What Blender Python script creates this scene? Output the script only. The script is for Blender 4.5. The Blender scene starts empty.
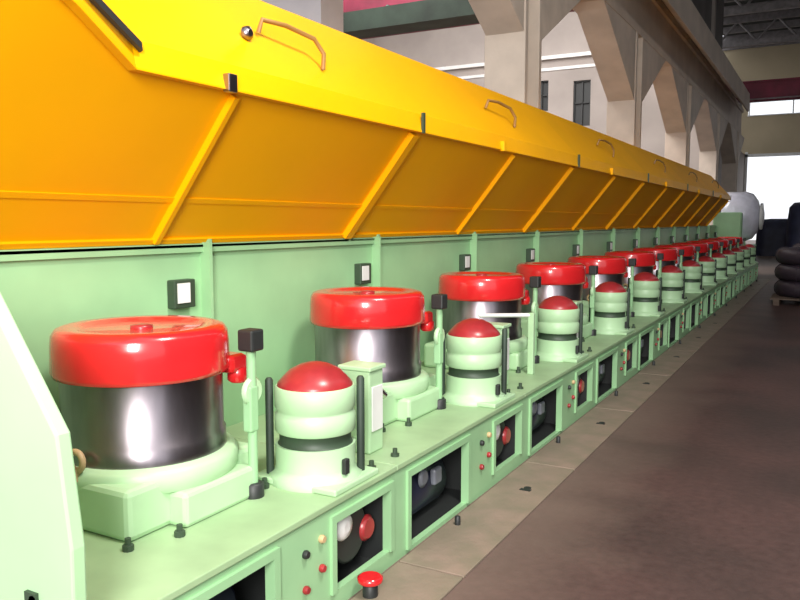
import bpy, math, random
from mathutils import Vector, Matrix
random.seed(4)
S = bpy.context.scene
COL = S.collection

# ------------------------------------------------------------------ materials
def mat(name, col, rough=.5, metal=0, noise=.0, nscale=6, bump=0, bscale=30, col2=None, coat=0, stretch=None, spec=.5):
    m = bpy.data.materials.new(name); m.use_nodes = True
    nt = m.node_tree; b = nt.nodes['Principled BSDF']
    b.inputs['Base Color'].default_value = (*col, 1)
    b.inputs['Roughness'].default_value = rough
    b.inputs['Metallic'].default_value = metal
    b.inputs['Coat Weight'].default_value = coat
    b.inputs['Specular IOR Level'].default_value = spec
    tc = nt.nodes.new('ShaderNodeTexCoord'); mp = nt.nodes.new('ShaderNodeMapping')
    nt.links.new(tc.outputs['Object'], mp.inputs['Vector'])
    if stretch: mp.inputs['Scale'].default_value = stretch
    if noise or col2:
        n = nt.nodes.new('ShaderNodeTexNoise'); n.inputs['Scale'].default_value = nscale; n.inputs['Detail'].default_value = 4
        nt.links.new(mp.outputs[0], n.inputs['Vector'])
        r = nt.nodes.new('ShaderNodeValToRGB')
        r.color_ramp.elements[0].position = .35; r.color_ramp.elements[1].position = .68
        c2 = col2 or tuple(max(0, c*(1-noise)) for c in col)
        r.color_ramp.elements[0].color = (*c2, 1); r.color_ramp.elements[1].color = (*col, 1)
        nt.links.new(n.outputs['Fac'], r.inputs[0]); nt.links.new(r.outputs[0], b.inputs['Base Color'])
    if bump:
        n = nt.nodes.new('ShaderNodeTexNoise'); n.inputs['Scale'].default_value = bscale; n.inputs['Detail'].default_value = 3
        nt.links.new(mp.outputs[0], n.inputs['Vector'])
        bp = nt.nodes.new('ShaderNodeBump'); bp.inputs['Strength'].default_value = bump; bp.inputs['Distance'].default_value = .02
        nt.links.new(n.outputs['Fac'], bp.inputs['Height']); nt.links.new(bp.outputs[0], b.inputs['Normal'])
    return m

M = {}
M['green'] = mat('green_paint', (.33, .58, .31), .42, noise=.13, nscale=3, bump=.08, bscale=5)
M['green2'] = mat('pale_green_paint', (.46, .68, .41), .4, noise=.1, nscale=5)
M['olive'] = mat('worktop_green', (.36, .52, .29), .45, noise=.2, nscale=4)
M['orange'] = mat('orange_paint', (.98, .45, .0), .5, noise=.07, nscale=1.5, bump=.05, bscale=2.5, spec=.2)
M['red'] = mat('red_gloss', (.72, .018, .022), .22, coat=.5, noise=.15, nscale=5)
M['redcap'] = mat('red_cap', (.40, .03, .035), .3, noise=.3, nscale=9)
M['steel'] = mat('drawn_steel', (.34, .30, .33), .31, 1, noise=.35, nscale=10, stretch=(1, 1, .25))
M['dark'] = mat('dark_rubber', (.02, .022, .022), .5)
M['navy'] = mat('motor_blue_black', (.022, .026, .05), .4, noise=.4)
M['groove'] = mat('dark_green_groove', (.035, .06, .035), .5)
M['white'] = mat('white_enamel', (.8, .8, .78), .35, noise=.08)
M['chrome'] = mat('bright_steel', (.7, .7, .7), .2, 1)
M['brass'] = mat('tan_ring', (.55, .38, .2), .5, noise=.3)
M['brownpaint'] = mat('dull_brown_grip', (.30, .15, .04), .5)
M['greyplate'] = mat('grey_casting', (.16, .17, .2), .4)
M['column'] = mat('cream_column', (.66, .56, .47), .7, noise=.2, nscale=2, bump=.1)
M['beam'] = mat('cream_beam', (.64, .53, .43), .7, noise=.2, nscale=1.2, bump=.1)
M['wall'] = mat('beige_plaster', (.42, .37, .34), .85, noise=.18, nscale=.8)
M['farwall'] = mat('tan_plaster', (.50, .41, .27), .85, noise=.15, nscale=.6)
M['ceil'] = mat('dark_roof', (.035, .037, .03), .8, noise=.4, nscale=.6)
M['clad'] = mat('grey_cladding', (.16, .145, .135), .7, noise=.3, nscale=1)
M['purlin'] = mat('grey_purlin', (.24, .22, .22), .6, noise=.3)
M['crane'] = mat('crane_red', (.24, .012, .045), .5, noise=.45, nscale=1.5)
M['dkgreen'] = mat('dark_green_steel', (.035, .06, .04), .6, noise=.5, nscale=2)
M['lav'] = mat('dome_highlight_white', (.85, .85, .97), .15, noise=.12, nscale=7, bump=.5, bscale=9, coat=.4)  # bright highlight on the spool dome, put into a bluish-white colour
M['grate'] = mat('trench_plate', (.29, .21, .165), .6, noise=.25, nscale=5, col2=(.21, .175, .125), bump=.15)
M['wire'] = mat('dark_wire', (.05, .035, .05), .5, noise=.5, nscale=20, stretch=(1, 1, 12))
M['tarp'] = mat('navy_tarpaulin', (.035, .04, .085), .55, noise=.4, nscale=3, bump=.6, bscale=3)
M['wood'] = mat('grey_pallet_wood', (.16, .11, .08), .8, noise=.4, nscale=6, stretch=(1, 8, 8))
M['pier'] = mat('whitewashed_pier', (.78, .72, .74), .8, noise=.12, nscale=2)

def floor_mat():
    m = bpy.data.materials.new('brown_concrete'); m.use_nodes = True; nt = m.node_tree; b = nt.nodes['Principled BSDF']
    tc = nt.nodes.new('ShaderNodeTexCoord')
    n = nt.nodes.new('ShaderNodeTexNoise'); n.inputs['Scale'].default_value = .9; n.inputs['Detail'].default_value = 5
    r = nt.nodes.new('ShaderNodeValToRGB')
    e = r.color_ramp.elements; e[0].position = .3; e[0].color = (.050, .035, .032, 1); e[1].position = .7; e[1].color = (.10, .056, .051, 1)
    nt.links.new(tc.outputs['Object'], n.inputs['Vector']); nt.links.new(n.outputs['Fac'], r.inputs[0])
    n2 = nt.nodes.new('ShaderNodeTexNoise'); n2.inputs['Scale'].default_value = 22; n2.inputs['Detail'].default_value = 3
    nt.links.new(tc.outputs['Object'], n2.inputs['Vector'])
    mx = nt.nodes.new('ShaderNodeMix'); mx.data_type = 'RGBA'; mx.blend_type = 'OVERLAY'; mx.inputs[0].default_value = .35
    nt.links.new(r.outputs[0], mx.inputs[6]); nt.links.new(n2.outputs['Fac'], mx.inputs[7])
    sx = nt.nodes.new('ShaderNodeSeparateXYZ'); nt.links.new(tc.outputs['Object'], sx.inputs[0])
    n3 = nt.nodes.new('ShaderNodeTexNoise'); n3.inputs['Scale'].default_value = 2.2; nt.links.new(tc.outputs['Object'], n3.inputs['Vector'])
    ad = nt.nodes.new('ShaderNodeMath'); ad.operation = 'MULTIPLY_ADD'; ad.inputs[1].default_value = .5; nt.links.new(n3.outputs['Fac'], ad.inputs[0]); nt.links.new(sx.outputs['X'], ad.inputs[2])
    mr = nt.nodes.new('ShaderNodeMapRange'); mr.inputs['From Min'].default_value = -1.15; mr.inputs['From Max'].default_value = -.45; mr.inputs['To Min'].default_value = .55; mr.inputs['To Max'].default_value = 0  # paler towards the machine, fading out across the aisle
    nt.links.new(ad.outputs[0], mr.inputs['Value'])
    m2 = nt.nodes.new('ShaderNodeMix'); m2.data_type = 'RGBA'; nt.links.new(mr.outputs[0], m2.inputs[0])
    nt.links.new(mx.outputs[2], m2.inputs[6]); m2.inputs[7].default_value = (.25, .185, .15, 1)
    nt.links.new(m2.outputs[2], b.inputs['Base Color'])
    b.inputs['Roughness'].default_value = .55; b.inputs['Specular IOR Level'].default_value = .25
    bp = nt.nodes.new('ShaderNodeBump'); bp.inputs['Strength'].default_value = .2; bp.inputs['Distance'].default_value = .01
    nt.links.new(n2.outputs['Fac'], bp.inputs['Height']); nt.links.new(bp.outputs[0], b.inputs['Normal'])
    return m
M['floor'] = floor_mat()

# ------------------------------------------------------------------ mesh builder
class MB:
    def __init__(s): s.v = []; s.f = []; s.sm = []
    def add(s, vs, fs, smooth=False):
        o = len(s.v); s.v += [tuple(p) for p in vs]; s.f += [tuple(i+o for i in f) for f in fs]; s.sm += [smooth]*len(fs); return s
    def box(s, x0, x1, y0, y1, z0, z1, b=0):
        if b <= 0:
            vs = [(x, y, z) for x in (x0, x1) for y in (y0, y1) for z in (z0, z1)]
            return s.add(vs, [(0, 1, 3, 2), (4, 6, 7, 5), (0, 4, 5, 1), (2, 3, 7, 6), (0, 2, 6, 4), (1, 5, 7, 3)])
        import bmesh
        bm = bmesh.new(); bmesh.ops.create_cube(bm, size=1)
        for v in bm.verts: v.co = Vector(((x0+x1)/2+v.co.x*(x1-x0), (y0+y1)/2+v.co.y*(y1-y0), (z0+z1)/2+v.co.z*(z1-z0)))
        bmesh.ops.bevel(bm, geom=bm.edges[:], offset=b, segments=2, profile=.5, affect='EDGES')
        bm.verts.ensure_lookup_table(); bm.verts.index_update()
        s.add([v.co[:] for v in bm.verts], [[v.index for v in f.verts] for f in bm.faces]); bm.free(); return s
    def prism(s, pts, a, b, axis='y'):       # pts in the two other axes, extruded a..b
        n = len(pts)
        def P(p, t): return (p[0], t, p[1]) if axis == 'y' else ((t, p[0], p[1]) if axis == 'x' else (p[0], p[1], t))
        vs = [P(p, a) for p in pts]+[P(p, b) for p in pts]
        return s.add(vs, [tuple(range(n)), tuple(range(2*n-1, n-1, -1))]+[(i, (i+1) % n, n+(i+1) % n, n+i) for i in range(n)])
    def lathe(s, prof, c=(0, 0, 0), n=40, axis='z', smooth=True, cap=True):
        vs = []; fs = []
        for r, h in prof:
            for k in range(n):
                a = 2*math.pi*k/n; p, q = r*math.cos(a), r*math.sin(a)
                vs.append({'z': (c[0]+p, c[1]+q, c[2]+h), 'x': (c[0]+h, c[1]+p, c[2]+q), 'y': (c[0]+p, c[1]+h, c[2]+q)}[axis])
        for j in range(len(prof)-1):
            for k in range(n): fs.append((j*n+k, j*n+(k+1) % n, (j+1)*n+(k+1) % n, (j+1)*n+k))
        s.add(vs, fs, smooth)
        if cap:
            m = len(prof)-1
            s.add(vs[:n], [tuple(range(n))]); s.add(vs[m*n:], [tuple(range(n))])
        return s
    def tube(s, pts, r, n=10):
        pts = [Vector(p) for p in pts]; vs = []; fs = []
        for i, p in enumerate(pts):
            d = (pts[min(i+1, len(pts)-1)]-pts[max(i-1, 0)]).normalized()
            u = d.orthogonal().normalized() if i == 0 else (u-d*u.dot(d)).normalized()
            w = d.cross(u)
            for k in range(n):
                a = 2*math.pi*k/n; vs.append(p+(u*math.cos(a)+w*math.sin(a))*r)
        for j in range(len(pts)-1):
            for k in range(n): fs.append((j*n+k, j*n+(k+1) % n, (j+1)*n+(k+1) % n, (j+1)*n+k))
        s.add(vs, fs, True); s.add(vs[:n], [tuple(range(n))]); s.add(vs[-n:], [tuple(range(n))]); return s
    def torus(s, c, R, r, n=40, m=12, axis='z', sq=1):
        vs = []; fs = []
        for i in range(n):
            a = 2*math.pi*i/n
            for j in range(m):
                b = 2*math.pi*j/m; q = R+r*math.cos(b); h = r*math.sin(b)*sq
                p = (q*math.cos(a), q*math.sin(a), h)
                if axis == 'x': p = (p[2], p[0], p[1])
                if axis == 'y': p = (p[0], p[2], p[1])
                vs.append((c[0]+p[0], c[1]+p[1], c[2]+p[2]))
        for i in range(n):
            for j in range(m): fs.append((i*m+j, ((i+1) % n)*m+j, ((i+1) % n)*m+(j+1) % m, i*m+(j+1) % m))
        return s.add(vs, fs, True)
    def sheet(s, outline, nrm, t):           # planar outline, given thickness along nrm
        n = len(outline); nv = Vector(nrm).normalized()*t
        vs = [tuple(p) for p in outline]+[tuple(Vector(p)+nv) for p in outline]
        return s.add(vs, [tuple(range(n)), tuple(range(2*n-1, n-1, -1))]+[(i, (i+1) % n, n+(i+1) % n, n+i) for i in range(n)])
    def build(s, name, m, parent=None, loc=(0, 0, 0), bevel=0):
        import bmesh
        me = bpy.data.meshes.new(name); me.from_pydata(s.v, [], s.f)
        me.polygons.foreach_set('use_smooth', s.sm)
        bm = bmesh.new(); bm.from_mesh(me); bmesh.ops.recalc_face_normals(bm, faces=bm.faces[:]); bm.to_mesh(me); bm.free()
        me.materials.append(M[m] if isinstance(m, str) else m); me.update()
        o = bpy.data.objects.new(name, me); COL.objects.link(o); o.parent = parent; o.location = loc
        if bevel:
            md = o.modifiers.new('bevel', 'BEVEL'); md.width = bevel; md.segments = 2; md.limit_method = 'ANGLE'
        return o

def tag(o, label, cat, group=None):
    o['label'] = label; o['category'] = cat
    if group: o['group'] = group
    return o
def thing(name, label, cat, loc=(0, 0, 0), group=None):
    o = bpy.data.objects.new(name, None); COL.objects.link(o); o.location = loc; o.empty_display_size = .1
    return tag(o, label, cat, group)
def struct(o): o['kind'] = 'structure'; return o
def copy_tree(o, parent=None):
    c = o.copy(); COL.objects.link(c); c.parent = parent
    for ch in [k for k in bpy.data.objects if k.parent == o and not k.get('skip')]: copy_tree(ch, c)
    return c

ORD = ['nearest', 'second', 'third', 'fourth', 'fifth', 'sixth', 'seventh', 'eighth', 'ninth', 'tenth', 'eleventh', 'twelfth', 'thirteenth', 'fourteenth']
NB = 13; Y0 = 2.0; DY = 1.58; XD = -2.17; TT = .43

# ------------------------------------------------------------------ camera
th, ph = math.radians(28.81), math.radians(5.725)
cam = bpy.data.objects.new('camera', bpy.data.cameras.new('camera')); COL.objects.link(cam)
cam.data.sensor_width = 36; cam.data.lens = 778/800*36; cam.location = (0, 0, 1.45)
cam.rotation_euler = (math.pi/2-ph, 0, th); cam.data.clip_end = 300
S.camera = cam

# ------------------------------------------------------------------ floor, walls, roof
FY = 44.0        # far wall of the hall
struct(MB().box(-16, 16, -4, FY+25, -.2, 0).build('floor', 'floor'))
w = MB()
for a in ((-16, -3.95, 0, 10.5), (8.5, 9.2, 0, 10.5)): w.box(a[0], a[1], FY, FY+.3, a[2], a[3])
w.box(-3.95, 8.5, FY, FY+.3, 4.85, 6.8); w.box(-3.95, 8.5, FY, FY+.3, 7.55, 10.5)
struct(w.build('wall_far', 'farwall'))
w = MB()
w.box(-3.95, 8.5, FY-.05, FY+.05, 6.8, 6.85); w.box(-3.95, 8.5, FY-.05, FY+.05, 7.5, 7.55)
for k in range(7): w.box(-3.9+k*2, -3.84+k*2, FY-.03, FY+.03, 6.8, 7.55)
struct(w.build('window_1', 'white'))
# door frame of the great bay door
struct(MB().box(-3.98, -3.85, FY-.1, FY, 0, 5.0).box(8.4, 8.55, FY-.1, FY, 0, 5.0).box(-3.98, 8.55, FY-.1, FY, 4.75, 4.9).build('door_1', 'white'))
# cross wall closing the neighbouring bay, with two dark window openings
WY = 27.0
def wall_with_holes(x0, x1, z0, z1, holes, y, t, m, name):
    xs = sorted({x0, x1, *[h[0] for h in holes], *[h[1] for h in holes]}); zs = sorted({z0, z1, *[h[2] for h in holes], *[h[3] for h in holes]})
    b = MB()
    for i in range(len(xs)-1):
        for j in range(len(zs)-1):
            cx, cz = (xs[i]+xs[i+1])/2, (zs[j]+zs[j+1])/2
            if not any(h[0] < cx < h[1] and h[2] < cz < h[3] for h in holes): b.box(xs[i], xs[i+1], y, y+t, zs[j], zs[j+1])
    return struct(b.build(name, m))
HO = [(-9.4, -8.9, 5.35, 6.4), (-8.0, -7.4, 4.75, 6.3)]
wall_with_holes(-16, -3.5, 0, 10.5, HO, WY, .25, 'wall', 'wall_cross')
for k, h in enumerate(HO):
    b = MB().box(h[0], h[1], WY+.12, WY+.16, h[2], h[3])
    wn = struct(b.build('window_%d' % (k+2), 'dark'))
    f = MB()
    for x in (h[0], (h[0]+h[1])/2-.02, h[1]-.04): f.box(x, x+.04, WY+.05, WY+.12, h[2], h[3])
    for z in (h[2], (h[2]+h[3])/2, h[3]-.04): f.box(h[0], h[1], WY+.05, WY+.12, z, z+.04)
    f.build('window_frame', 'dark', wn)
struct(MB().box(-16, -3.6, WY-.12, WY, 7.1, 7.22).box(-16, -3.6, WY-.03, WY, 6.72, 6.82).build('trim_1', 'white'))
struct(MB().box(-16.3, -16, -4, WY, 0, 10.5).build('wall_left', 'wall'))
struct(MB().box(-5, 2, 2, FY+.3, 10.5, 10.7).box(7, 16, 2, FY+.3, 10.5, 10.7).box(2, 4, 2, FY+.3, 10.5, 10.7).box(4, 7, 2, 5, 10.5, 10.7).box(-16, -5, 2, 12, 10.5, 10.7).box(-16, -5, 25, 27.3, 10.5, 10.7).build('ceiling', 'ceil'))
pu = MB()
for k in range(22): pu.box(-16, 16, 4+k*1.9, 4.14+k*1.9, 10.2, 10.5)
struct(pu.build('trim_2', 'purlin'))
tr = MB()
for k in range(6):
    y = 8.9+k*5.9
    tr.box(-16, 16, y-.12, y+.12, 9.2, 9.45); 
    for q in range(20):
        x = -16+q*1.6; tr.tube([(x, y, 9.4), (x+.8, y, 10.3)], .05, 6).tube([(x+.8, y, 10.3), (x+1.6, y, 9.4)], .05, 6)
struct(tr.build('trim_3', 'purlin'))
pier = struct(MB().box(-8.0, -6.65, 9.7, 10.3, 0, 10.5).box(-8.1, -6.55, 9.6, 10.4, 0, .5).build('wall_pier', 'pier'))

# ------------------------------------------------------------------ columns with haunches and crane runway
def make_column():
    t = thing('building_column', '', 'column', (0, 0, 0), 'cream columns behind the machine line')
    sh = MB()
    sh.box(-.26, .26, -.30, -.20, 0, 4.9).box(-.26, .26, .20, .30, 0, 4.9).box(-.10, .10, -.2, .2, 0, 4.9)
    sh.box(-.36, .36, -.38, .38, 0, .06)
    sh.build('shaft', 'column', t, bevel=.01)
    for s in (-1, 1):
        h = MB()
        h.prism([(s*.24, 3.65), (s*2.45, 4.82), (s*2.65, 4.9), (s*.24, 4.9)], -.24, .24, 'x')
        h.build('haunch', 'column', t)
    MB().box(-.1, .1, -.25, .25, 4.9, 5.7).build('stub', 'column', t)
    return t
c0 = make_column(); CS = 5.9; CX = -3.5
for i in range(1, 6):
    c = c0 if i == 1 else copy_tree(c0)
    c.location = (CX, 9.25+i*CS-CS, 0)
    c['label'] = ['cream haunched column hidden low behind the near hood, nearest of the row',
        'wide cream column with spreading haunches, tallest in the picture, beyond the hood', 'second visible cream column right of the tallest one',
        'third visible cream column of the row behind the hood', 'fourth visible cream column of the row behind the hood',
        'farthest cream column, smallest of the row behind the hood, before the far wall', 'last cream column of the row, next to the cross opening at the far end'][i]
b = MB()
b.box(-3.75, -3.25, -2, 34, 4.9, 5.05).box(-3.56, -3.44, -2, 34, 5.05, 5.75).box(-3.8, -3.2, -2, 34, 5.75, 5.9)
b.box(-3.30, -3.27, -2, 34, 5.05, 5.75)
tag(b.build('crane_runway_beam', 'beam'), 'long cream steel crane runway beam resting on the column haunches', 'beam')
b = MB().box(-3.19, -2.75, -2, 31, 5.9, 5.98).box(-2.80, -2.74, -2, 31, 5.40, 6.02)
tag(b.build('crane_walkway', 'beam'), 'cream walkway with deep edge board along the top of the crane runway beam', 'walkway')
tag(MB().box(-4.35, -4.0, 3, WY-.1, 5.35, 5.75).build('crane_rail_beam', 'beam'), 'cream rail beam on the far side of the column row carrying the left crane', 'beam')
uc = MB()
for i in range(4): uc.box(-3.6, -3.35, 8.7+(i-1)*CS, 9.1+(i-1)*CS, 5.9, 9.2)
struct(uc.build('trim_4', 'column'))
struct(MB().box(-3.65, -3.6, -2, 30, 5.95, 10.5).build('wall_upper', 'clad'))
struct(MB().box(-4.2, -4.0, WY+.25, FY, 0, 4.9).build('wall_side', 'wall'))
struct(MB().box(9, 9.2, -1, FY, 0, 10.5).build('wall_right', 'clad'))
# overhead cranes
def crane(x0, x1, y, z, label, dz, H):
    t = thing('overhead_crane', label, 'crane', ((x0+x1)/2, y, z))
    L = (x1-x0)/2
    MB().box(-L, L, -.35, -.05, 0, H).box(-L, L, .75, 1.05, 0, H).box(-L, L, -.42, .02, -.05, 0).box(-L, L, -.42, .02, H, H+.05).build('girder', 'crane', t)
    for q in (-L, L-.4): MB().box(q, q+.4, -1.2, 1.8, dz, .15).build('end_truck', 'dkgreen', t)
    tr_ = MB().box(-1.3, .6, -.3, 1.0, H+.05, H+.6, .04).lathe([(.3, -.7), (.32, -.6), (.32, .6), (.3, .7)], (-.2, .3, H+.5), 20, 'x'); tr_.build('trolley', 'dkgreen', t)
    return t
crane(-13.5, -4.0, 15.5, 5.85, 'dark red overhead crane girder above the neighbouring bay, top left', -.1, .8)
tt = thing('inspection_gangway', 'dark green gangway slung under the left overhead crane', 'gangway', (-8.9, 14.6, 5.38))
MB().box(-4.0, 4.4, -.5, .1, 0, .08).box(-4.0, 4.4, -.55, -.5, 0, .4).build('deck', 'dkgreen', tt)
q = MB()
for k in range(8): MB().tube([(-3.9+k*1.15, -.4, .05), (-3.9+k*1.15, -.2, .5)], .05, 8).build('hanger', 'dkgreen', tt)
crane(-3.7, 8.8, 32.5, 6.05, 'dark red overhead crane girder across the far end of the hall', -.14, .55)

# ------------------------------------------------------------------ one block of the wire drawing line
XF = -1.56; XB = -2.6
def make_cabinet():
    t = thing('block_cabinet', '', 'machine cabinet', (0, 0, 0), 'green cabinets of the drawing line')
    a, z = -DY/2, DY/2
    A = (.33, .74, .07, .34); B = (-.66, -.04, .02, .345)          # Y0 Y1 Z0 Z1 of the openings, relative to drum centre
    f = MB(); ys = [a, B[0], B[1], A[0], A[1], z]
    f.box(XF-.03, XF, a, z, .34, TT-.025).box(XF-.03, XF, B[0], B[1], 0, .02)
    for y0, y1 in ((a, B[0]), (B[1], A[0]), (A[1], z)): f.box(XF-.03, XF, y0, y1, 0, .34)
    f.box(XF-.03, XF, A[0], A[1], 0, .07)
    for (y0, y1, z0, z1) in (A, B):                              # raised rims of the openings
        f.box(XF, XF+.012, y0-.03, y0, z0, z1+.03).box(XF, XF+.012, y1, y1+.03, z0, z1+.03).box(XF, XF+.012, y0, y1, z1, z1+.03)
    f.build('front_panel', 'green', t)
    MB().box(XB, XF+.012, a+.002, z-.002, TT-.025, TT, .004).build('worktop', 'olive', t)
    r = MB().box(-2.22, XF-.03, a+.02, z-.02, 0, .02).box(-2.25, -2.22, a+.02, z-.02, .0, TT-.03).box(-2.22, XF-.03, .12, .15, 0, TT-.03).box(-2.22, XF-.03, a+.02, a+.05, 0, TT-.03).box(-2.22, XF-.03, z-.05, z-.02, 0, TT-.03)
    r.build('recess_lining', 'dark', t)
    # back panel, with folded seams and gusset
    bp = MB().box(XB-.02, XB, a+.004, z-.004, 0, 1.37)
    bp.box(XB, XB+.035, a+.004, a+.022, TT, 1.37).box(XB, XB+.02, a+.02, z-.01, 1.31, 1.35)
    bp.build('back_panel', 'green', t)
    MB().box(XB, XB+.06, z-.022, z-.004, TT, 1.355).build('partition', 'green', t)
    # wall gauge box
    g = MB().box(XB, XB+.05, .55, .68, 1.06, 1.19, .006).build('gauge_box', 'groove', t)
    MB().box(XB+.05, XB+.056, .565, .64, 1.085, 1.175).build('gauge_face', 'white', g)
    # motor seen in the low opening
    mo = MB().lathe([(.10, -.24), (.15, -.22), (.15, .2), (.12, .22), (.05, .23), (.05, .3)], (-1.78, -.33, .17), 24, 'y')
    for k in range(9):
        an = math.pi*2*k/9; mo.box(-1.80+.14*math.cos(an)-.006, -1.78+.14*math.cos(an)+.006, -.53, -.15, .16+.14*math.sin(an), .18+.14*math.sin(an))
    mo.build('motor', 'navy', t)
    MB().lathe([(.03, -.012), (.05, 0), (.03, .012)], (-1.625, -.40, .25), 16, 'x').box(-1.64, -1.61, -.30, -.22, .18, .26, .01).build('motor_plate', 'greyplate', t)
    pu_ = MB().lathe([(.11, -.05), (.12, -.045), (.095, -.01), (.095, .01), (.12, .045), (.11, .05)], (-1.66, .52, .22), 28, 'x').build('belt_pulley', 'dark', t)
    MB().lathe([(.055, -.01), (.058, 0), (.045, .014), (.02, .02)], (-1.605, .46, .27), 24, 'x').build('pulley_hub', 'white', pu_)
    MB().lathe([(.05, -.02), (.055, 0), (.04, .015)], (-1.61, .64, .2), 20, 'x').build('drain_cap', 'redcap', t)
    # push buttons between the openings
    for (y, zz, m_) in ((.14, .29, 'dark'), (.14, .16, 'redcap'), (.24, .31, 'brass'), (.24, .20, 'redcap')):
        MB().lathe([(.014, 0), (.016, .008), (.012, .018)], (XF, y, zz), 14, 'x').build('push_button', m_, t)
    # bolts on worktop
    for (x, y) in ((-1.62, -.68), (-1.62, .70)):
        MB().lathe([(.02, 0), (.02, .012), (.011, .014), (.011, .035), (0.004, .037)], (x, y, TT), 8, smooth=False).build('bolt', 'groove', t)
    return t

def make_drum():
    t = thing('capstan_drum', '', 'drum', (0, 0, 0), 'red-rimmed steel drums along the machine line')
    p = MB()
    p.box(-.30, .27, -.33, .31, 0, .17, .02)
    p.lathe([(.325, .12), (.335, .14), (.335, .185), (.320, .20), (.28, .205)], n=48)
    p.box(.20, .34, -.15, .22, 0, .12, .015)
    pd = p.build('pedestal', 'green2', t)
    r = MB().torus((.03, -.325, .235), .032, .011, 20, 8, 'y').box(.015, .045, -.34, -.31, .17, .21); r.build('lifting_eye', 'brass', pd)
    for (x, y) in ((.30, -.36), (.36, -.20), (.31, .30)): MB().lathe([(.018, 0), (.018, .018), (.01, .02), (.01, .04)], (x, y, .0), 8, smooth=False).build('bolt', 'groove', pd)
    MB().lathe([(.292, .20), (.292, .262), (.284, .268), (.284, .50), (.284, .52)], n=56).build('barrel', 'steel', t)
    rm = MB().lathe([(.285, .478), (.306, .483), (.312, .50), (.309, .59), (.305, .625), (.292, .645), (.27, .652), (.22, .650), (.20, .64), (.03, .64)], n=56).build('rim', 'red', t)
    MB().box(.16, .27, .17, .27, .46, .53, .02).lathe([(.028, 0), (.04, .01), (.04, .05), (.02, .07)], (.24, .24, .42), 18).build('rim_clamp', 'red', rm)
    MB().lathe([(.04, 0), (.04, .008), (.02, .012)], (0, 0, .64), 18).build('hub_nut', 'redcap', rm)
    return t

def make_guide():
    t = thing('guide_roller', '', 'roller', (0, 0, 0), 'pale green guide rollers in front of the drums')
    MB().lathe([(.185, 0), (.185, .03), (.165, .04), (.158, .06), (.16, .13), (.16, .150)], n=40).box(-.2, .2, -.16, .16, 0, .025, .006).build('base', 'green2', t)
    MB().lathe([(.15, .150), (.143, .155), (.143, .20), (.15, .205)], n=40).build('groove_band', 'groove', t)
    MB().lathe([(.155, .2), (.16, .206), (.16, .268), (.153, .278), (.153, .288), (.16, .298), (.16, .372), (.155, .38)], n=40).build('wheel', 'green2', t)
    MB().lathe([(.15, .38), (.148, .39), (.125, .415), (.10, .44), (.06, .46), (.03, .468), (.01, .47)], n=36).build('cap', 'redcap', t)
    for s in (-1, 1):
        MB().lathe([(.016, .02), (.016, .40), (.01, .41)], (s*.148, s*.103, 0), 12).build('edge_shade', 'dkgreen', t)  # dark rods standing in for the shading at the roller's edges
    MB().box(.155, .175, -.05, -.02, .05, .11, .004).build('latch', 'dark', t)
    return t

def make_die_box():
    t = thing('die_box', '', 'die box', (0, 0, 0), 'pale die boxes beside the guide rollers')
    MB().box(-.075, .075, -.06, .06, 0, .37, .008).build('housing', 'green2', t)
    MB().box(-.085, .085, -.07, .07, .37, .39, .005).build('lid', 'green2', t)
    MB().box(.075, .082, -.045, .045, .10, .30, .002).build('front_plate', 'white', t)
    MB().tube([(.02, .06, .25), (.02, .11, .25), (.02, .16, .22)], .02, 10).build('wire_inlet', 'chrome', t)
    return t

def make_sensor():
    t = thing('tension_sensor_post', '', 'sensor post', (0, 0, 0), 'upright tension sensor posts')
    MB().lathe([(.04, 0), (.04, .05), (.03, .055)], n=16).build('foot', 'dark', t)
    MB().lathe([(.018, .05), (.018, .55)], n=14).box(-.02, .02, -.03, .015, .25, .42, .006).build('post', 'green', t)
    MB().lathe([(.045, -.012), (.055, 0), (.045, .012)], (.0, 0, .40), 24, 'x').build('dancer_wheel', 'green2', t)
    MB().box(-.035, .035, -.035, .035, .55, .63, .008).build('sensor_head', 'dark', t)
    return t

def make_cover():
    t = thing('trench_cover', '', 'floor plate', (0, 0, 0), 'tan trench cover plates beside the machine')
    MB().box(-.15, .15, -DY/2+.006, DY/2-.006, 0, .012, .003).build('plate', 'grate', t)
    MB().lathe([(.02, .012), (.02, .0145)], (.02, .35, 0), 16).box(-.01, .05, .30, .33, .012, .0145).build('finger_hole', 'dark', t)
    MB().lathe([(.014, .012), (.014, .05), (.008, .055)], (-.1, -.3, 0), 12).build('anchor_bolt', 'dark', t)
    return t

protos = [make_cabinet(), make_drum(), make_guide(), make_die_box(), make_sensor(), make_cover()]
offs = [(0, 0, 0), (XD, 0, TT), (-1.76, .50, TT), (-1.80, .92, TT), (-1.84, .21, TT), (-1.39, .0, 0)]
LB = [lambda s: 'green machine cabinet under the %s drum of the line' % s,
      lambda s: '%s red-rimmed steel capstan drum counting from the camera' % s,
      lambda s: '%s pale green guide roller with dull red cap, counting from the camera' % s,
      lambda s: 'pale upright die box just past the %s guide roller' % s,
      lambda s: 'thin green post with black sensor head between %s drum and its guide roller' % s,
      lambda s: 'tan floor plate in front of the %s machine cabinet' % s]
for k, (p, of, lb) in enumerate(zip(protos, offs, LB)):
    for i in range(NB):
        o = p if i == 0 else copy_tree(p)
        o.location = (of[0], of[1]+Y0+i*DY, of[2]); o['label'] = lb(ORD[i])

# pale guide bar between third and fourth rollers
g = thing('guide_bar', 'thin pale horizontal bar in front of the third drum, level with the roller cap', 'bar', (-1.72, 4.96, TT))
MB().tube([(-.30, -.20, .40), (.0, .0, .40)], .014, 10).build('rod', 'white', g)
MB().box(-.02, .02, -.02, .02, 0, .415, .004).build('stay', 'green2', g)
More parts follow.
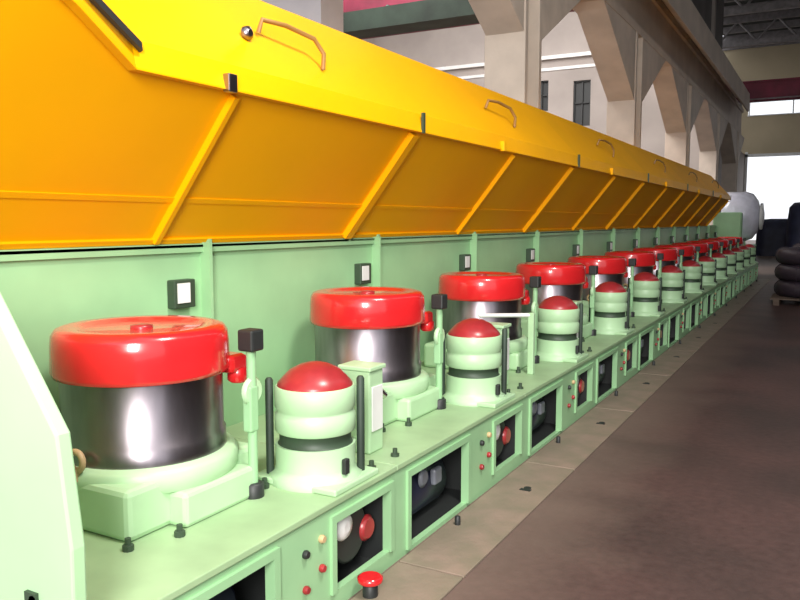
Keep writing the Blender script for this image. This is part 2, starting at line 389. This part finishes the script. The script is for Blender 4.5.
# oil valve at floor by the first cabinet
g = thing('drain_valve', 'orange-red valve low on the floor against the first cabinet', 'valve', (-1.49, 2.47, 0.012))
MB().lathe([(.03, 0), (.03, .05), (.02, .055)], n=16).build('body', 'dark', g)
MB().lathe([(.045, .055), (.05, .06), (.05, .075), (.04, .08)], n=20).build('handwheel', 'red', g)

# end plate of the machine (near end)
g = thing('end_plate', 'tall pale green end plate at the near end of the line, left edge', 'panel', (0, Y0-DY/2-.03, 0))
M['plate'] = mat('end_plate_green', (.40, .63, .36), .45, noise=.1, nscale=2)
MB().prism([(-2.62, 0), (-1.495, 0), (-1.485, .70), (-1.52, .965), (-1.80, 1.35), (-2.62, 1.35)], -.04, 0).build('plate', 'plate', g, bevel=.006)
MB().lathe([(.016, 0), (.012, .01)], (-1.62, -.05, .55), 8, 'y').box(-1.65, -1.61, -.05, -.04, .53, .57).build('latch', 'groove', g)

# ------------------------------------------------------------------ orange hood
SL = .5/.63
LZ = 1.99
def XP(z): return -2.6+(z-1.36)*SL
HN = Vector((.63, 0, -.5)).normalized()
def hood(y0, y1, first, i):
    t = thing('safety_hood', '', 'hood', (0, 0, 0), 'orange safety hood sections')
    if first: top = [(y1, LZ), (1.92, LZ), (1.61, 2.115), (y0, 2.45)]
    else: top = [(y1, LZ), (y0, LZ)]
    low = [(XP(1.36), y0, 1.36), (XP(1.36), y1, 1.36)]+[(XP(z), y, z) for y, z in top]
    m = MB().sheet(low, -HN, .02)
    m.sheet([(XP(1.36), y0, 1.36), (XP(1.36), y1, 1.36), (XP(1.36)-.02, y1, 1.34), (XP(1.36)-.02, y0, 1.34)], (0, 0, 1), .02)
    m.build('lower_panel', 'orange', t)
    # long shallow crease and flange
    c = MB()
    for z, th_ in ((1.535, .006), (1.36, .014)):
        c.sheet([(XP(z), y0+.01, z), (XP(z), y1-.01, z), (XP(z+.02), y1-.01, z+.02), (XP(z+.02), y0+.01, z+.02)], HN, th_)
    c.build('crease', 'orange', t)
    MB().box(XP(1.36)-.02, XP(1.36)+.02, y0+.01, y1-.01, 1.333, 1.345).build('seal_strip', 'dark', t)
    # lip and roof
    lp = top
    f = MB(); r = MB(); BZ = 2.54
    back = [(-2.52, y, BZ) for y, z in top] if not first else [(-2.52, y1, BZ), (-2.52, 1.92, BZ), (-2.52, 1.2, 2.90), (-2.52, y0, 3.1)]
    for k in range(len(lp)-1):
        (ya, za), (yb, zb) = lp[k], lp[k+1]
        o = .035
        A0 = (XP(za)+o, ya, za-.03); B0 = (XP(zb)+o, yb, zb-.03)
        A1 = (XP(za)+.01, ya, za+.075); B1 = (XP(zb)+.01, yb, zb+.075)
        f.sheet([A0, B0, B1, A1], (-1, 0, -.1), .012)
        f.sheet([A0, B0, (XP(zb)-.005, yb, zb-.03), (XP(za)-.005, ya, za-.03)], (0, 0, 1), .008)
        r.sheet([A1, B1, back[k+1], back[k]], (-.6, 0, -.5), .012)
    f.build('lip', 'orange', t); r.build('roof_panel', 'orange', t)
    if first:                                        # black slot beside the bent lip
        s = MB(); a = Vector((-2.075, 1.945, 2.02)); b_ = Vector((-1.985, 1.64, 2.13)); up = Vector((-.008, .004, .03))
        s.sheet([a, b_, b_+up, a+up], (1, 0, .35), .016); s.build('slot', 'dark', t)
    # back sheet closing the hood
    MB().sheet([(-2.52, y0 if not first else 1.92, 2.52), (-2.52, y1, 2.52), (-2.9, y1, 1.36), (-2.9, y0 if not first else 1.92, 1.36)], (-1, 0, 0), .012).build('back_sheet', 'orange', t)
    for k in range(2):
        y = (y1-DY if k == 0 else y1); wd = .028 if k == 0 else .075
        hgt = .03 if k == 0 else .035
        zt = LZ-.03
        rb = MB(); ya = y-wd/2 if k == 0 else y-wd; yb = y+wd/2 if k == 0 else y-.004
        rb.sheet([(XP(1.37), ya, 1.37), (XP(1.37), yb, 1.37), (XP(zt), yb, zt), (XP(zt), ya, zt)], HN, hgt)
        rb.build('rib', 'orange', t)
    # latch on the lip, handle on the roof
    la = MB().box(XP(LZ)+.02, XP(LZ)+.055, y0+1.2 if not first else 2.36, (y0+1.2 if not first else 2.36)+.05, LZ-.04, LZ+.03, .005)
    la.build('latch', 'steel' if first else 'orange', t)
    def RP(y, u, h=0):                                # point on the roof: u 0..1 from lip to back, h above it
        a = Vector((XP(LZ)+.01, y, LZ+.075)); b2 = Vector((-2.52, y, 2.6)); n = Vector((.535, 0, .42)).normalized()
        return a.lerp(b2, u)+n*h
    hy = 2.98 if first else y0+1.55
    MB().tube([RP(hy-.16, .42, 0), RP(hy-.16, .46, .05), RP(hy-.02, .44, .07), RP(hy+.18, .40, .07), RP(hy+.22, .30, .05), RP(hy+.22, .22, 0)], .011, 10).build('handle', 'brownpaint', t)
    if first:
        p0 = RP(2.70, .36, 0)
        MB().lathe([(.03, 0), (.03, .02), (.015, .03)], p0, 14, 'x').build('knob', 'steel', t)
    if not first or True:
        MB().box(XP(LZ)+.03, XP(LZ)+.045, y1-.035, y1-.01, LZ-.035, LZ+.08).build('joint_clip', 'groove', t)
    return t
HY = [4.05+3.16*k for k in range(6)]
hl = ['nearest orange hood section, with bent lip and black slot, filling the upper left', 'orange hood section second from the camera, above the third and fourth drums',
      'orange hood section third from the camera', 'orange hood section fourth from the camera', 'orange hood section fifth from the camera', 'farthest orange hood section, at the end of the line']
hood(.6, HY[0], True, 0)['label'] = hl[0]
h1 = hood(HY[0], HY[1], False, 1); h1['label'] = hl[1]
for k in range(2, 6):
    o = copy_tree(h1); o.location.y = 3.16*(k-1); o['label'] = hl[k]

# ------------------------------------------------------------------ far end: take-up spool and stores
YE = Y0+NB*DY-DY/2
SP = 1.0
g = thing('takeup_spooler', 'white domed spooler with grey-green frame at the far end of the line', 'spooler', (-2.2, YE+1.2, 0))
MB().box(-.5, .45, -.7, .7, 0, .85, .04).box(-.5, .2, -1.0, -.7, 0, 1.7, .04).build('frame', 'green', g)
MB().lathe([(.6, -.45), (.66, -.4), (.66, .1), (.6, .28), (.4, .42), (.05, .48)], (.1, 0, 1.6), 36, 'x').build('spool_guard', 'lav', g)
MB().lathe([(.35, 0), (.35, .06), (.1, .1)], (.56, 0, 1.6), 24, 'x').build('hub', 'white', g)

def coil_stack(x, y, n, label):
    g = thing('wire_coil_pallet', 'low grey wooden pallet carrying %s' % label, 'pallet', (x, y, 0))
    p = MB()
    for k in range(5): p.box(-.6, .6, -.6+k*.26, -.44+k*.26, .1, .125)
    for k in (-.55, -.05, .45): p.box(k, k+.1, -.6, .6, 0, .1)
    p.build('boards', 'wood', g)
    for k in range(n):
        c = MB().torus((0, 0, 0), .42, .145, 36, 14, 'z', 1)
        for q in range(6):
            a = math.pi*2*q/6; c.torus((.42*math.cos(a), .42*math.sin(a), 0), .15, .012, 14, 6, 'x' if abs(math.cos(a)) < .6 else 'y')
        tag(c.build('wire_coil', 'wire', None, (x, y, .27+k*.29)), ['lowest', 'second', 'third', 'top'][k]+' dark wire coil on '+label, 'wire coil', 'dark wire coils by the aisle')
coil_stack(-.26, 15.6, 3, 'the nearer pallet at the right edge')
coil_stack(-.12, 18.4, 3, 'the pallet farther down the aisle')

def covered(x, y, sx, sy, h, label):
    import bmesh
    n = 10; vs = []; fs = []
    prof = [(1.03, 0), (1.0, .3), (.99, .7), (.96, .92), (.86, 1.0), (.4, 1.03)]
    N = 36
    for s_, hh in prof:
        for k in range(N):
            a = 2*math.pi*k/N; cc, ss = math.cos(a), math.sin(a)
            e = .35; px = math.copysign(abs(cc)**e, cc); py = math.copysign(abs(ss)**e, ss)
            w_ = 1+.02*math.sin(k*2.6)*(1-hh)
            vs.append((px*sx*s_*w_, py*sy*s_*w_, hh*h))
    for j in range(len(prof)-1):
        for k in range(N): fs.append((j*N+k, j*N+(k+1) % N, (j+1)*N+(k+1) % N, (j+1)*N+k))
    m = MB(); m.add(vs, fs, True); m.add(vs[-N:], [tuple(range(N))]); m.add(vs[:N], [tuple(range(N))])
    return tag(m.build('covered_load', 'tarp', None, (x, y, 0)), label, 'covered load')
covered(.1, 33, 1.5, 2.0, 2.15, 'dark navy tarpaulin-covered load in front of the bright far doorway')
covered(-1.9, 38, .9, 1.2, 1.55, 'smaller dark tarpaulin-covered load just left of the large navy one')

# ------------------------------------------------------------------ light
W = bpy.data.worlds.new('sky'); S.world = W; W.use_nodes = True
bg = W.node_tree.nodes['Background']; bg.inputs[0].default_value = (.93, .96, 1, 1); bg.inputs[1].default_value = 1.3
def area(name, loc, target, sx, sy, power, col=(1, 1, 1)):
    l = bpy.data.lights.new(name, 'AREA'); l.shape = 'RECTANGLE'; l.size = sx; l.size_y = sy; l.energy = power; l.color = col
    o = bpy.data.objects.new(name, l); COL.objects.link(o); o.location = loc
    o.rotation_euler = (Vector(target)-Vector(loc)).to_track_quat('-Z', 'Y').to_euler(); return o
area('bay_fill', (-9, 17, 10.3), (-9, 20, 0), 6, 12, 3000, (1, .96, .93))  # added area lamp to brighten the neighbouring bay and columns
area('near_fill', (.5, -1.6, 2.6), (-2.2, 3.0, 1.0), 1.0, 1.8, 340, (1, .97, .92))  # unseen area lamp behind the camera, brightens the near blocks
area('hood_fill', (.6, 2.0, 5.2), (-2.2, 3.2, 2.2), .8, .8, 260, (1, .96, .88))  # added overhead fill to brighten the hood lip and roof

S.view_settings.view_transform = 'Standard'; S.view_settings.look = 'None'; S.view_settings.gamma = 1
S.view_settings.use_curve_mapping = False; S.view_settings.exposure = .0
